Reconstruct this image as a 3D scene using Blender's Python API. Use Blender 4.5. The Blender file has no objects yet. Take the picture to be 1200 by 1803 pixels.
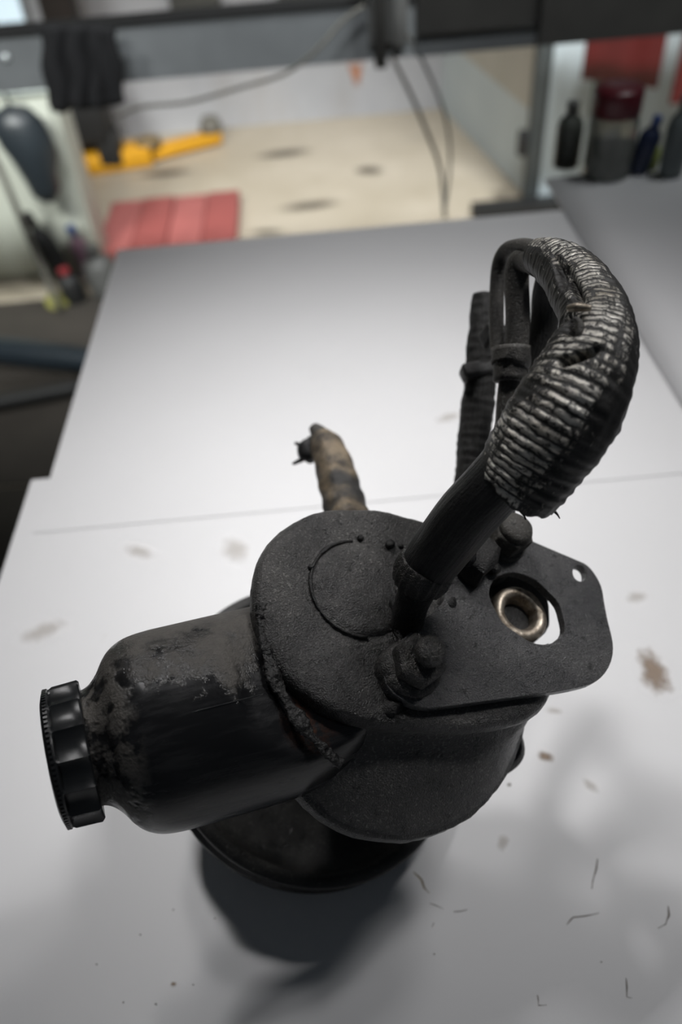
import bpy, bmesh, math, random
import numpy as np
from mathutils import Vector, Matrix, noise
random.seed(7)
R = math.radians
SC = bpy.context.scene
COL = SC.collection

# ------------------------------------------------------------------ camera
F = 1400.0; PITCH = R(44.5); ROLL = R(5.13); CAMH = 0.42
fw = np.array([0, math.cos(PITCH), -math.sin(PITCH)])
u0 = np.array([0, math.sin(PITCH), math.cos(PITCH)]); r0 = np.array([1.0, 0, 0])
rt = math.cos(ROLL)*r0 - math.sin(ROLL)*u0
up = math.sin(ROLL)*r0 + math.cos(ROLL)*u0
CP = np.array([0, 0, CAMH])
cam = bpy.data.cameras.new('camera'); camo = bpy.data.objects.new('camera', cam); COL.objects.link(camo)
m = Matrix.Identity(4)
for i in range(3):
    m[i][0] = rt[i]; m[i][1] = up[i]; m[i][2] = -fw[i]; m[i][3] = CP[i]
camo.matrix_world = m
cam.sensor_fit = 'VERTICAL'; cam.sensor_height = 23.5
cam.lens = 23.5*F/1803; cam.clip_start = 0.01; cam.clip_end = 60
cam.dof.use_dof = True; cam.dof.focus_distance = 0.302; cam.dof.aperture_fstop = 3.6
SC.camera = camo

# ------------------------------------------------------------------ world, lamps, exposure
w = bpy.data.worlds.new('world'); SC.world = w; w.use_nodes = True
w.node_tree.nodes['Background'].inputs[0].default_value = (0.62, 0.72, 0.85, 1)
w.node_tree.nodes['Background'].inputs[1].default_value = 0.045
SC.view_settings.view_transform = 'Standard'; SC.view_settings.look = 'None'
SC.view_settings.gamma = 1; SC.view_settings.use_curve_mapping = False
SC.view_settings.exposure = 0.0; LAMP = 1.02

def area(name, loc, target, sx, sy, power, col, spread=180):
    l = bpy.data.lights.new(name, 'AREA'); l.shape = 'RECTANGLE'; l.size = sx; l.size_y = sy
    l.energy = power; l.color = col; l.spread = R(spread)
    o = bpy.data.objects.new(name, l); COL.objects.link(o); o.location = loc
    d = Vector(target) - Vector(loc); o.rotation_euler = d.to_track_quat('-Z', 'Y').to_euler()
    return o
# the spot lamps over the bench, to the left and right behind the pump, and unseen fill lights added for the workshop
for lx, ly, lz, sp, ay, k, wt in ((1.2, .8, 2.1, 24, .5, .06, .74), (-.3, 1.1, 2.2, 24, .3, .06, .40), (1., 1., 1.4, 38, .5, .12, .96), (.95, .58, 1.4, 38, .3, .12, .64), (-.2, 1.6, 1.6, 30, .5, .12, .53), (-.5, 1.5, 2.2, 24, .3, .06, .80)):
    area('bench_lamp', (lx, ly, lz), (0, ay, 0), .2, .2, LAMP*k*wt*(lx*lx+(ly-.45)**2+lz*lz), (1.0, .985, .985), sp)
area('workshop_fill', (-0.3, 3.1, 2.7), (-0.3, 3.25, -0.85), 1.6, 0.3, 5.5, (1.0, 0.97, 0.93), 60)  # fill light for the far floor and back wall
area('workshop_fill', (-0.3, -0.6, 2.3), (-0.25, 2.7, -0.35), 1.0, 0.3, 4.5, (.95, 0.98, 1.0), 34)  # added fill, brightens the near faces of beam and cabinet
area('workshop_fill', (-1.7, -0.2, 2.0), (-1.05, 2.6, -0.55), 1.0, 0.3, 8.0, (.97, 1.0, .97), 36)  # added fill aimed at the cream cabinet's lower front
area('workshop_fill', (1.2, 0.9, 2.6), (0.75, 2.1, 0.0), 0.8, 0.3, 19.0, (.95, 0.99, 1.0), 50)  # added fill for the pale column and side wall

# ------------------------------------------------------------------ geometry helpers
def P(px, py, depth):
    "a point of the place, seen at px,py, depth metres ahead of the lens"
    return CP + (fw + rt*(px-600)/F - up*(py-901.5)/F)*depth
def PZ(px, py, z):
    d = fw + rt*(px-600)/F - up*(py-901.5)/F
    return CP + d*(z-CAMH)/d[2]
def PY(px, py, y):
    d = fw + rt*(px-600)/F - up*(py-901.5)/F
    return CP + d*y/d[1]

def link(name, me, mat=None, parent=None, smooth=True, **kw):
    o = bpy.data.objects.new(name, me); COL.objects.link(o)
    if mat:
        for mm in (mat if isinstance(mat, (list, tuple)) else [mat]): me.materials.append(mm)
    if parent: o.parent = parent
    if smooth and len(me.polygons): me.polygons.foreach_set('use_smooth', [True]*len(me.polygons))
    for k, v in kw.items(): o[k] = v
    return o
def empty(name, loc, label, cat, group=None, mat=None):
    o = bpy.data.objects.new(name, None); COL.objects.link(o); o.empty_display_size = 0.02
    o.location = loc
    if mat is not None: o.matrix_world = mat
    o['label'] = label; o['category'] = cat
    if group: o['group'] = group
    return o
def mesh(vs, fs, name='mesh'):
    me = bpy.data.meshes.new(name); me.from_pydata([tuple(map(float, v)) for v in vs], [], fs); me.validate(); me.update(); return me
def bm_mesh(bm, name='mesh'):
    bmesh.ops.recalc_face_normals(bm, faces=bm.faces)
    me = bpy.data.meshes.new(name); bm.to_mesh(me); bm.free(); return me
def sharp(o, ang=35):
    me = o.data
    try: me.set_sharp_from_angle(angle=R(ang))
    except Exception: pass
    return o
def box_bm(bm, c, s, rot=None, bev=0.0):
    r = bmesh.ops.create_cube(bm, size=1)
    M = Matrix.Translation(Vector([float(k) for k in c])) @ (rot.to_4x4() if rot else Matrix.Identity(4)) @ Matrix.Diagonal((s[0], s[1], s[2], 1))
    bmesh.ops.transform(bm, matrix=M, verts=r['verts'])
    if bev:
        es = list({e for v in r['verts'] for e in v.link_edges})
        bmesh.ops.bevel(bm, geom=es, offset=bev, segments=2, affect='EDGES', profile=0.5)
def box(name, lo, hi, mat, parent=None, bev=0.0, off=(0, 0, 0), **kw):
    bm = bmesh.new(); lo = np.array(lo, float); hi = np.array(hi, float)
    box_bm(bm, (lo+hi)/2 - np.array(off), hi-lo, bev=bev)
    return sharp(link(name, bm_mesh(bm), mat, parent, **kw))
def catmull(pts, n):
    pts = [np.array(p, float) for p in pts]
    P_ = [2*pts[0]-pts[1]] + pts + [2*pts[-1]-pts[-2]]
    out = []
    for i in range(len(pts)-1):
        a, b, c, d = P_[i:i+4]
        for k in range(n):
            t = k/n
            out.append(0.5*((2*b)+(-a+c)*t+(2*a-5*b+4*c-d)*t*t+(-a+3*b-3*c+d)*t**3))
    out.append(pts[-1]); return out
def sweep(path, rad, seg=32, fn=None, caps=True, sub=8, uv=True, up_hint=(0, 0, 1), inner=0.0):
    """tube along a smoothed path; rad list or number; fn(t,ang,r)->r"""
    path = [np.array(p, float) for p in path]
    rr = [rad]*len(path) if np.isscalar(rad) else list(rad)
    full = catmull([np.append(p, q) for p, q in zip(path, rr)], sub)
    pts = [f[:3] for f in full]; rs = [f[3] for f in full]
    N = len(pts); tg = []
    for i in range(N):
        d = pts[min(i+1, N-1)]-pts[max(i-1, 0)]; tg.append(d/np.linalg.norm(d))
    nrm = np.cross(tg[0], np.array(up_hint, float)); nrm /= np.linalg.norm(nrm)
    vs = []; fs = []; L = 0
    uvs = []
    for i in range(N):
        if i: L += np.linalg.norm(pts[i]-pts[i-1])
        nrm = nrm - tg[i]*(nrm@tg[i]); nrm /= np.linalg.norm(nrm); b = np.cross(tg[i], nrm)
        for k in range(seg):
            a = 2*math.pi*k/seg
            r_ = rs[i]*(fn(i/(N-1), a, L) if fn else 1)
            vs.append(pts[i]+r_*(math.cos(a)*nrm+math.sin(a)*b)); uvs.append((k/seg, L))
    for i in range(N-1):
        for k in range(seg):
            k2 = (k+1) % seg
            fs.append((i*seg+k, i*seg+k2, (i+1)*seg+k2, (i+1)*seg+k))
    if caps:
        if caps in (True, 'start'): fs.append(tuple(range(seg))[::-1])
        if caps in (True, 'end'): fs.append(tuple((N-1)*seg+k for k in range(seg)))
    me = mesh(vs, fs)
    if uv:
        ul = me.uv_layers.new(name='UVMap')
        for pl in me.polygons:
            if len(pl.vertices) != 4: continue
            ks = [v % seg for v in pl.vertices]; wrap = max(ks)-min(ks) > seg/2
            for li, vi in zip(pl.loop_indices, pl.vertices):
                u, v = uvs[vi]
                if wrap and vi % seg == 0: u = 1.0
                ul.data[li].uv = (u, v*10)
    return me
def lathe(prof, seg=64, ctr=(0, 0), fn=None, axis='z'):
    """prof [(r,h)], closed at both ends when r==0"""
    vs = []; fs = []
    for (r, h) in prof:
        for k in range(seg):
            a = 2*math.pi*k/seg; rr_ = r*(fn(a, h) if fn else 1)
            x, y = ctr[0]+rr_*math.cos(a), ctr[1]+rr_*math.sin(a)
            vs.append((x, y, h) if axis == 'z' else (h, x, y))
    for i in range(len(prof)-1):
        for k in range(seg):
            k2 = (k+1) % seg
            fs.append((i*seg+k, i*seg+k2, (i+1)*seg+k2, (i+1)*seg+k))
    bm = bmesh.new(); bm.from_mesh(mesh(vs, fs))
    bmesh.ops.remove_doubles(bm, verts=bm.verts, dist=1e-6)
    bd = [e for e in bm.edges if e.is_boundary]
    return bm_mesh(bm)
def subdiv(o, n=1):
    md = o.modifiers.new('sub', 'SUBSURF'); md.levels = n; md.render_levels = n; return o
def displace_mesh(me, amp, sc, amp2=0, sc2=1, cond=None):
    me.update()
    nr = [v.normal.copy() for v in me.vertices]
    for v, n_ in zip(me.vertices, nr):
        d = amp*noise.noise(v.co*sc)+(amp2*noise.noise(v.co*sc2) if amp2 else 0)
        if cond: d *= cond(v.co)
        v.co += n_*d
    me.update()
def prism(poly, z0, z1, holes=(), bev=0.0):
    """plate from an outline with holes (each a list of points), solid walls"""
    bm = bmesh.new(); es = []
    loops = [poly]+list(holes)
    for lp in loops:
        vv = [bm.verts.new((p[0], p[1], z1)) for p in lp]
        for i in range(len(vv)): es.append(bm.edges.new((vv[i], vv[(i+1) % len(vv)])))
    bmesh.ops.triangle_fill(bm, use_beauty=True, edges=es)
    if holes:      # drop faces filled inside holes
        def inside(pt, lp):
            c = False; j = len(lp)-1
            for i in range(len(lp)):
                if ((lp[i][1] > pt.y) != (lp[j][1] > pt.y)) and (pt.x < (lp[j][0]-lp[i][0])*(pt.y-lp[i][1])/(lp[j][1]-lp[i][1])+lp[i][0]): c = not c
                j = i
            return c
        bad = [f for f in bm.faces if any(inside(f.calc_center_median(), h) for h in holes)]
        bmesh.ops.delete(bm, geom=bad, context='FACES_ONLY')
    top = list(bm.faces)
    ext = bmesh.ops.extrude_face_region(bm, geom=top)
    vs = [g for g in ext['geom'] if isinstance(g, bmesh.types.BMVert)]
    bmesh.ops.translate(bm, verts=vs, vec=(0, 0, z0-z1))
    return bm
def rounded(poly, rad, n=6):
    out = []; N = len(poly)
    for i in range(N):
        p0, p1, p2 = [np.array(poly[(i+k) % N], float) for k in (-1, 0, 1)]
        d0 = (p0-p1)/np.linalg.norm(p0-p1); d1 = (p2-p1)/np.linalg.norm(p2-p1)
        rr_ = rad[i] if isinstance(rad, (list, tuple)) else rad
        q = min(rr_, .49*np.linalg.norm(p0-p1), .49*np.linalg.norm(p2-p1))
        a, b = p1+d0*q, p1+d1*q
        for k in range(n+1):
            t = k/n; out.append(tuple((1-t)**2*a+2*t*(1-t)*p1+t*t*b))
    return out
def ring_pts(c, rx, ry, n=32, rot=0):
    return [(c[0]+rx*math.cos(2*math.pi*k/n)*math.cos(rot)-ry*math.sin(2*math.pi*k/n)*math.sin(rot),
             c[1]+rx*math.cos(2*math.pi*k/n)*math.sin(rot)+ry*math.sin(2*math.pi*k/n)*math.cos(rot)) for k in range(n)]

# ------------------------------------------------------------------ materials
class NT:
    def __init__(s, name):
        s.m = bpy.data.materials.new(name); s.m.use_nodes = True; s.t = s.m.node_tree
        s.b = s.t.nodes['Principled BSDF']; s.out = s.t.nodes['Material Output']
    def n(s, typ, **kw):
        nd = s.t.nodes.new(typ)
        for k, v in kw.items():
            if k in nd.inputs: nd.inputs[k].default_value = v
            else: setattr(nd, k, v)
        return nd
    def l(s, a, b): s.t.links.new(a, b)
    def noise(s, scale, detail=4, rough=.55, vec=None, stretch=None, co='Object'):
        tc = s.n('ShaderNodeTexCoord'); nz = s.n('ShaderNodeTexNoise'); nz.inputs['Scale'].default_value = scale
        nz.inputs['Detail'].default_value = detail; nz.inputs['Roughness'].default_value = rough
        v = vec or tc.outputs[co]
        if stretch:
            mp = s.n('ShaderNodeMapping'); mp.inputs['Scale'].default_value = stretch; s.l(v, mp.inputs[0]); v = mp.outputs[0]
        s.l(v, nz.inputs['Vector']); return nz.outputs['Fac']
    def ramp(s, f, stops, interp='LINEAR'):
        r_ = s.n('ShaderNodeValToRGB'); r_.color_ramp.interpolation = interp
        e = r_.color_ramp.elements
        while len(e) < len(stops): e.new(0.5)
        for q, (p, c) in zip(e, stops):
            q.position = p; q.color = (c, c, c, 1) if np.isscalar(c) else (*c, 1)
        s.l(f, r_.inputs[0]); return r_.outputs[0]
    def mix(s, f, a, b):
        mx = s.n('ShaderNodeMix', data_type='RGBA')
        for sock, v in ((mx.inputs[0], f), (mx.inputs[6], a), (mx.inputs[7], b)):
            if hasattr(v, 'links'): s.l(v, sock)
            elif sock == mx.inputs[0]: sock.default_value = v
            else: sock.default_value = (*v, 1)
        return mx.outputs[2]
    def math(s, op, a, b=0.0, c=None, clamp=False):
        nd = s.n('ShaderNodeMath', operation=op, use_clamp=clamp)
        for i, v in enumerate((a, b) if c is None else (a, b, c)):
            if hasattr(v, 'links'): s.l(v, nd.inputs[i])
            else: nd.inputs[i].default_value = v
        return nd.outputs[0]
    def bump(s, h, strength, dist=0.001, prev=None):
        bp = s.n('ShaderNodeBump'); bp.inputs['Strength'].default_value = strength; bp.inputs['Distance'].default_value = dist
        s.l(h, bp.inputs['Height'])
        if prev is not None: s.l(prev, bp.inputs['Normal'])
        s.l(bp.outputs[0], s.b.inputs['Normal']); return bp.outputs[0]
    def set(s, col=None, rough=None, metal=None, spec=None, coat=None):
        for k, v in (('Base Color', col), ('Roughness', rough), ('Metallic', metal), ('Specular IOR Level', spec), ('Coat Weight', coat)):
            if v is None: continue
            if hasattr(v, 'links'): s.l(v, s.b.inputs[k])
            elif k == 'Base Color': s.b.inputs[k].default_value = (*v, 1)
            else: s.b.inputs[k].default_value = v
        return s
def plain(name, col, rough=.6, metal=0.0, var=.15, scale=30, bump=0.1, spec=None):
    t = NT(name); f = t.noise(scale)
    a = tuple(max(0, c*(1-var)) for c in col); b = tuple(min(1, c*(1+var)) for c in col)
    t.set(t.mix(f, a, b), rough, metal, spec)
    if bump: t.bump(t.noise(scale*4), bump, 0.001)
    return t.m
def near(t, pt, rad, soft):
    "1 inside a ball round an object-space point, fading over soft"
    tc = t.n('ShaderNodeTexCoord'); d = t.n('ShaderNodeVectorMath', operation='DISTANCE')
    t.l(tc.outputs['Object'], d.inputs[0]); d.inputs[1].default_value = pt
    mr = t.n('ShaderNodeMapRange'); mr.inputs[1].default_value = rad; mr.inputs[2].default_value = rad+soft
    mr.inputs[3].default_value = 1; mr.inputs[4].default_value = 0; t.l(d.outputs['Value'], mr.inputs[0]); return mr.outputs[0]

def mat_grimy(name, base, dusty, rough=(.38, .62), bump=.8, grit=.85, metal=0.0, sc=1.0, spec=.5, balls=()):
    "painted cast metal under oily dust"
    t = NT(name)
    big = t.noise(38*sc, 5, .65); fine = t.noise(420*sc, 5, .7); grain = t.noise(1500*sc, 2, .6)
    mask = t.ramp(t.math('ADD', t.math('MULTIPLY', big, .75), t.math('MULTIPLY', fine, .25)), [(.38, 0.0), (.62, 1.0)])
    c = t.mix(mask, base, dusty)
    c = t.mix(t.math('MULTIPLY', t.math('MULTIPLY', t.ramp(t.noise(950*sc, 2, .5), [(.58, 0), (.66, 1)]), t.ramp(big, [(.35, .1), (.6, 1)])), .75), c, tuple(min(.2, k*2.6+.01) for k in dusty))
    for (pt, ra_, so_) in balls:        # oily grime worked into the seams
        c = t.mix(t.math('MULTIPLY', near(t, pt, ra_, so_), t.ramp(t.noise(330, 4, .7), [(.36, .35), (.56, 1)])), c, (.0065, .0060, .0055))
    pits = t.ramp(t.noise(240*sc, 3, .6), [(.30, 0.25), (.40, 1.0)])
    mul = t.n('ShaderNodeMix', data_type='RGBA', blend_type='MULTIPLY'); mul.inputs[0].default_value = 1
    t.l(c, mul.inputs[6]); t.l(pits, mul.inputs[7])
    rr_ = t.n('ShaderNodeMapRange'); rr_.inputs[3].default_value = rough[0]; rr_.inputs[4].default_value = rough[1]; t.l(mask, rr_.inputs[0])
    t.set(mul.outputs[2], rr_.outputs[0], metal, spec)
    b1 = t.bump(fine, bump, .0008); b2 = t.bump(grain, grit, .0008, b1)
    t.bump(pits, .4, .0006, b2)
    return t
M_body = mat_grimy('grimy_black_paint', (.027, .0262, .026), (.072, .069, .065), (.27, .50), balls=(((.055, -.014, .035), .002, .007), ((.054, .000, .035), .003, .008), ((.050, .012, .035), .004, .009), ((.043, .022, .035), .005, .010), ((.032, .031, .034), .006, .012), ((.018, .030, .035), .004, .012), ((.0, -.003, .037), .004, .010))).m
M_plate = mat_grimy('grimy_plate_steel', (.044, .044, .046), (.090, .088, .087), (.24, .42), bump=.8, grit=.95).m
M_nut = mat_grimy('oily_nut_steel', (.016, .016, .016), (.060, .056, .050), (.22, .42), bump=.9, grit=.9, metal=.3).m
M_dust = mat_grimy('dusty_pipe_steel', (.035, .033, .030), (.085, .078, .068), (.5, .8), bump=.5, grit=.4).m
M_pul = mat_grimy('pulley_steel', (.008, .008, .008), (.022, .021, .019), (.35, .6), bump=.2, grit=.2).m
M_dark = mat_grimy('oil_soaked_metal', (.005, .005, .005), (.016, .015, .014), (.3, .6), bump=.9, grit=.6).m

def mat_neck():
    t = NT('reservoir_black_plastic')
    sep = t.n('ShaderNodeSeparateXYZ'); tc = t.n('ShaderNodeTexCoord'); t.l(tc.outputs['Object'], sep.inputs[0])
    x, y, z = sep.outputs
    big = t.noise(45, 6, .7); fine = t.noise(500, 4, .7)
    scratch = t.noise(160, 3, .6, stretch=(.12, 1.4, 1.4))
    # dust lies on the upper back of the tank and near the pump body
    k = t.math('ADD', t.math('MULTIPLY', z, 22.0), t.math('MULTIPLY', y, -24.0))
    k = t.math('ADD', k, t.math('MULTIPLY', x, -6.0))
    k = t.math('ADD', k, t.math('MULTIPLY', t.math('SUBTRACT', big, .5), 2.2))
    dust = t.ramp(k, [(.26, 0), (.58, 1)])
    neckd = t.n('ShaderNodeMapRange'); neckd.inputs[1].default_value = .107; neckd.inputs[2].default_value = .113; t.l(x, neckd.inputs[0])
    neckm = t.math('MULTIPLY', neckd.outputs[0], t.ramp(t.noise(120, 3), [(.42, 0), (.55, 1)]), clamp=True)
    dust = t.math('MAXIMUM', dust, neckm)
    sheen = t.ramp(scratch, [(.45, 0), (.75, 1)])
    c = t.mix(t.math('MULTIPLY', sheen, .7), (.009, .009, .0095), (.030, .030, .031))
    c = t.mix(dust, c, t.mix(fine, (.048, .045, .041), (.135, .124, .110)))
    rust = t.math('MULTIPLY', near(t, (.0475, .0225, .028), .005, .009), t.ramp(t.noise(170, 5, .7), [(.42, 0), (.58, 1)]))
    c = t.mix(rust, c, (.060, .024, .013))
    rg = t.n('ShaderNodeMapRange'); rg.inputs[3].default_value = .22; rg.inputs[4].default_value = .66; t.l(t.math('MAXIMUM', dust, t.math('MULTIPLY', sheen, .35)), rg.inputs[0])
    t.set(c, rg.outputs[0], 0, .5)
    b = t.bump(fine, .12, .0006); t.bump(t.math('MULTIPLY', fine, dust), .8, .001, b)
    return t.m
for m_, cw in ((M_plate, .45), (M_nut, .5), (M_body, .22)):
    b_ = m_.node_tree.nodes['Principled BSDF']; b_.inputs['Coat Weight'].default_value = cw; b_.inputs['Coat Roughness'].default_value = .22
    b_.inputs['Coat IOR'].default_value = 1.5
    m_.node_tree.links.new(b_.inputs['Normal'].links[0].from_socket, b_.inputs['Coat Normal'])
M_neck = mat_neck()
def mat_cap():
    t = NT('cap_black_plastic'); t.set((.012, .013, .014), t.ramp(t.noise(90, 5), [(.3, .26), (.7, .42)]), 0, .5)
    t.bump(t.noise(700, 3), .08, .0005); return t.m
M_cap = mat_cap()
def mat_silver():
    "heat sleeve: foil worn to dark fabric, kept along one side"
    t = NT('worn_foil_sleeve')
    uv = t.n('ShaderNodeUVMap'); sp = t.n('ShaderNodeSeparateXYZ'); t.l(uv.outputs[0], sp.inputs[0])
    u, v = sp.outputs[0], sp.outputs[1]
    d = t.math('ABSOLUTE', t.math('SUBTRACT', u, SILU))
    d = t.math('MINIMUM', d, t.math('SUBTRACT', 1.0, d))
    wv = t.n('ShaderNodeTexWave', wave_type='BANDS', bands_direction='Y'); wv.inputs['Scale'].default_value = 12.0
    wv.inputs['Distortion'].default_value = 2.2; wv.inputs['Detail'].default_value = 3; wv.inputs['Detail Scale'].default_value = 2.2
    mp = t.n('ShaderNodeMapping'); mp.inputs['Scale'].default_value = (.9, 1, 1); t.l(uv.outputs[0], mp.inputs[0]); t.l(mp.outputs[0], wv.inputs['Vector'])
    cell = t.ramp(t.noise(1, 4, .7, vec=uv.outputs[0], stretch=(34, 62, 1)), [(.40, 0), (.52, 1)])
    nz = t.noise(6, 6, .78, vec=uv.outputs[0], stretch=(3.2, 1.3, 1))
    sx = t.n('ShaderNodeMapRange'); sx.inputs[1].default_value = 0.2; sx.inputs[2].default_value = 2.6; sx.inputs[3].default_value = -.285; sx.inputs[4].default_value = -.335; t.l(v, sx.inputs[0])
    k = t.math('SUBTRACT', t.math('ADD', t.math('MULTIPLY', nz, .80), sx.outputs[0]), d)
    patch = t.ramp(k, [(.0, 0), (.03, 1)])
    hv = t.n('ShaderNodeMapRange'); hv.inputs[1].default_value = 1.3; hv.inputs[2].default_value = 1.9; t.l(v, hv.inputs[0])
    m1 = t.math('MULTIPLY', patch, t.math('MAXIMUM', t.math('MULTIPLY', cell, t.ramp(wv.outputs['Fac'], [(.10, 0.0), (.40, 1)])), hv.outputs[0]))
    fine = t.noise(900, 4, .7)
    foil = t.mix(t.ramp(t.noise(60, 4, .6), [(.35, 0), (.7, 1)]), (.34, .31, .255), (.95, .92, .85))
    t.set(t.mix(m1, t.mix(fine, (.007, .007, .007), (.028, .026, .023)), foil), t.mix(m1, (.5, .5, .5), (.28, .28, .28)), t.math('MULTIPLY', m1, .35), .5)
    b = t.bump(t.math('MULTIPLY', wv.outputs['Fac'], t.math('ADD', t.math('MULTIPLY', patch, .8), .2)), .6, .0010); b = t.bump(t.math('MULTIPLY', cell, patch), .3, .0006, b); t.bump(fine, .5, .0006, b)
    return t.m
SILU = 0.30
def mat_rubber(name, c0, c1, rough, stretch, sc=300):
    t = NT(name); f = t.noise(sc, 5, .7, vec=None, stretch=stretch)
    uvn = t.n('ShaderNodeUVMap'); g = t.noise(6, 5, .7, vec=uvn.outputs[0], stretch=(9, 1, 1))
    t.set(t.mix(t.ramp(g, [(.4, 0), (.65, 1)]), c0, c1), rough, 0, .5)
    b = t.bump(g, .5, .002); t.bump(t.noise(700, 4, .7), .6, .0008, b); return t.m
M_hose = mat_rubber('oily_hose_rubber', (.006, .006, .007), (.026, .025, .024), .36, None)
M_hose2 = mat_rubber('dark_hose_rubber', (.012, .012, .012), (.040, .038, .034), .6, None)
def mat_stub():
    t = NT('cracked_tan_hose'); f = t.noise(95, 5, .7); g = t.noise(38, 3)
    c = t.mix(t.ramp(f, [(.35, 0), (.62, 1)]), (.055, .045, .035), (.25, .195, .13))
    c = t.mix(t.ramp(g, [(.45, 0), (.6, 1)]), c, (.030, .028, .026)); t.set(c, .6); t.bump(f, .8, .002); return t.m
M_stub = mat_stub()
def mat_ring():
    t = NT('worn_bare_steel'); f = t.noise(140, 5, .7)
    c = t.mix(t.ramp(f, [(.35, 0), (.6, 1)]), (.10, .072, .048), (.52, .46, .38)); t.set(c, t.ramp(f, [(.3, .6), (.7, .34)]), .85)
    t.bump(t.noise(420, 4), .35, .0006); return t.m
M_ring = mat_ring()
M_bore = plain('oily_bore', (.006, .005, .004), .5)
def mat_board(name, tint, dirt=1.0):
    "white laminated board, faint dirt"
    t = NT(name); f = t.noise(3.2, 5, .6); g = t.noise(26, 6, .75)
    c = t.mix(t.ramp(f, [(.40, 0), (.75, 1)]), tint, tuple(k*.95 for k in tint))
    c = t.mix(t.math('MULTIPLY', t.ramp(g, [(.66, 0), (.80, 1)]), .22*dirt), c, (.46, .41, .34))
    t.set(c, .42, 0, .35); t.bump(t.noise(60, 3), .02, .001); return t.m
M_board = mat_board('white_board', (.80, .80, .805))
M_board2 = mat_board('white_board_front', (.80, .80, .805), 1.4)
M_board3 = mat_board('white_board_side', (.78, .78, .79), .4)
M_bench = plain('dark_bench_wood', (.020, .019, .018), .7, scale=14)
def mat_floor():
    t = NT('cream_painted_floor')
    f = t.noise(1.8, 6, .65); s1 = t.noise(1.5, 4, .6, stretch=(.55, 2.6, 1)); g = t.noise(14, 5, .7)
    c = t.mix(t.ramp(f, [(.35, 0), (.7, 1)]), (.36, .31, .235), (.47, .415, .335))
    c = t.mix(t.math('MULTIPLY', t.ramp(g, [(.55, 0), (.8, 1)]), .4), c, (.30, .24, .16))
    c = t.mix(t.math('MULTIPLY', t.ramp(s1, [(.60, 0), (.72, 1)]), .6), c, (.16, .14, .11))
    t.set(c, .5); t.bump(g, .1, .002); return t.m
M_floor = mat_floor()
def mat_wallp(name, a, b, drip=False):
    t = NT(name); f = t.noise(2.2, 5, .6)
    c = t.mix(t.ramp(f, [(.35, 0), (.7, 1)]), a, b)
    g = t.noise(3.5, 4, .6, stretch=(1, 1, .25)); c = t.mix(t.math('MULTIPLY', t.ramp(g, [(.58, 0), (.75, 1)]), .35), c, (.30, .26, .22))
    t.set(c, .7); return t.m
M_wall = mat_wallp('white_wall_paint', (.37, .37, .39), (.44, .44, .455))
M_wallb = mat_wallp('pale_blue_wall_paint', (.52, .59, .62), (.62, .69, .71))
M_wallc = mat_wallp('beige_wall_paint', (.46, .45, .39), (.56, .54, .48))
M_beam = plain('grey_beam_paint', (.14, .148, .152), .5, scale=9, var=.3)
M_black = plain('black_metal', (.010, .010, .010), .6)
M_blackcl = plain('black_cloth', (.003, .003, .004), .85, scale=20)
M_chan = plain('dark_channel_steel', (.022, .021, .019), .5, scale=12, var=.4)
M_gst = plain('grey_bracket_steel', (.12, .12, .115), .5, scale=14, var=.5)
M_yel = plain('yellow_lift_paint', (.62, .30, .012), .45, var=.25, scale=12)
M_redm = plain('faded_red_plastic', (.34, .10, .09), .6, var=.25, scale=10)
M_cream = plain('cream_cabinet_paint', (.50, .52, .45), .5, var=.06, scale=4)
M_tarp = plain('dark_floor_rubber', (.040, .034, .028), .75, var=.45, scale=7)
M_bluetube = plain('dark_blue_tube', (.016, .024, .032), .4)
M_red = plain('red_banner', (.10, .011, .009), .6, var=.1, scale=6)
M_cord = plain('grey_cord', (.10, .095, .08), .7)

# ------------------------------------------------------------------ setting
FZ = -0.85
def struct(o): o['kind'] = 'structure'; return o
struct(box('floor', (-3.0, -1.0, FZ-.05), (3.0, 3.9, FZ), M_floor))
struct(box('wall_back', (-3.0, 3.86, FZ), (3.0, 3.96, 3.0), M_wall))
struct(box('wall_left', (-3.1, -1.0, FZ), (-3.0, 3.9, 3.0), M_wallc))
struct(box('ceiling', (-3.0, 1.6, 3.0), (3.0, 3.96, 3.1), M_wall))
# side partition: pale blue dado below, beige above, receding to the back wall
def slab(name, a, b, z0, z1, th, mat, parent=None, **kw):
    a = np.array(a, float); b = np.array(b, float); d = b-a; L = np.linalg.norm(d); ang = math.atan2(d[1], d[0])
    bm = bmesh.new(); c = (a+b)/2; nn = np.array([-d[1], d[0]])/L
    c = c - nn*th/2
    box_bm(bm, (c[0], c[1], (z0+z1)/2), (L, th, z1-z0), Matrix.Rotation(ang, 3, 'Z'))
    return sharp(link(name, bm_mesh(bm), mat, parent, **kw))
q0 = PZ(783, 205, FZ); q1 = PZ(928, 350, FZ)
zt = PY(928, 205, q1[1])[2]
wr = struct(slab('wall_right', (q1[0], q1[1]), (q0[0]+.0, 3.87), FZ, zt, .06, M_wallb))
struct(slab('wall_right', (q1[0], q1[1]), (q0[0]+.0, 3.87), zt, 1.6, .06, M_wallc, wr))
# white column beside the opening and the wall behind the right side
c0 = PZ(943, 358, FZ); c1 = PZ(1003, 362, FZ)
struct(box('trim_1', (c0[0], c0[1]-.02, FZ), (c1[0]+.03, c0[1]+.14, 1.6), M_wallb))
struct(box('trim_2', (c1[0]+.03, c0[1]+.05, FZ), (c1[0]+.12, c0[1]+.12, 1.6), plain('dark_green_trim', (.035, .055, .042), .6)))
struct(box('wall_right_end', (c1[0]+.05, c0[1]+.12, FZ), (3.0, c0[1]+.2, 1.6), M_wallb))
struct(box('baseboard_right', (q1[0]-.22, c0[1]-.10, FZ), (c1[0]+.05, c0[1]-.02, FZ+.035), M_black))
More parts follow.
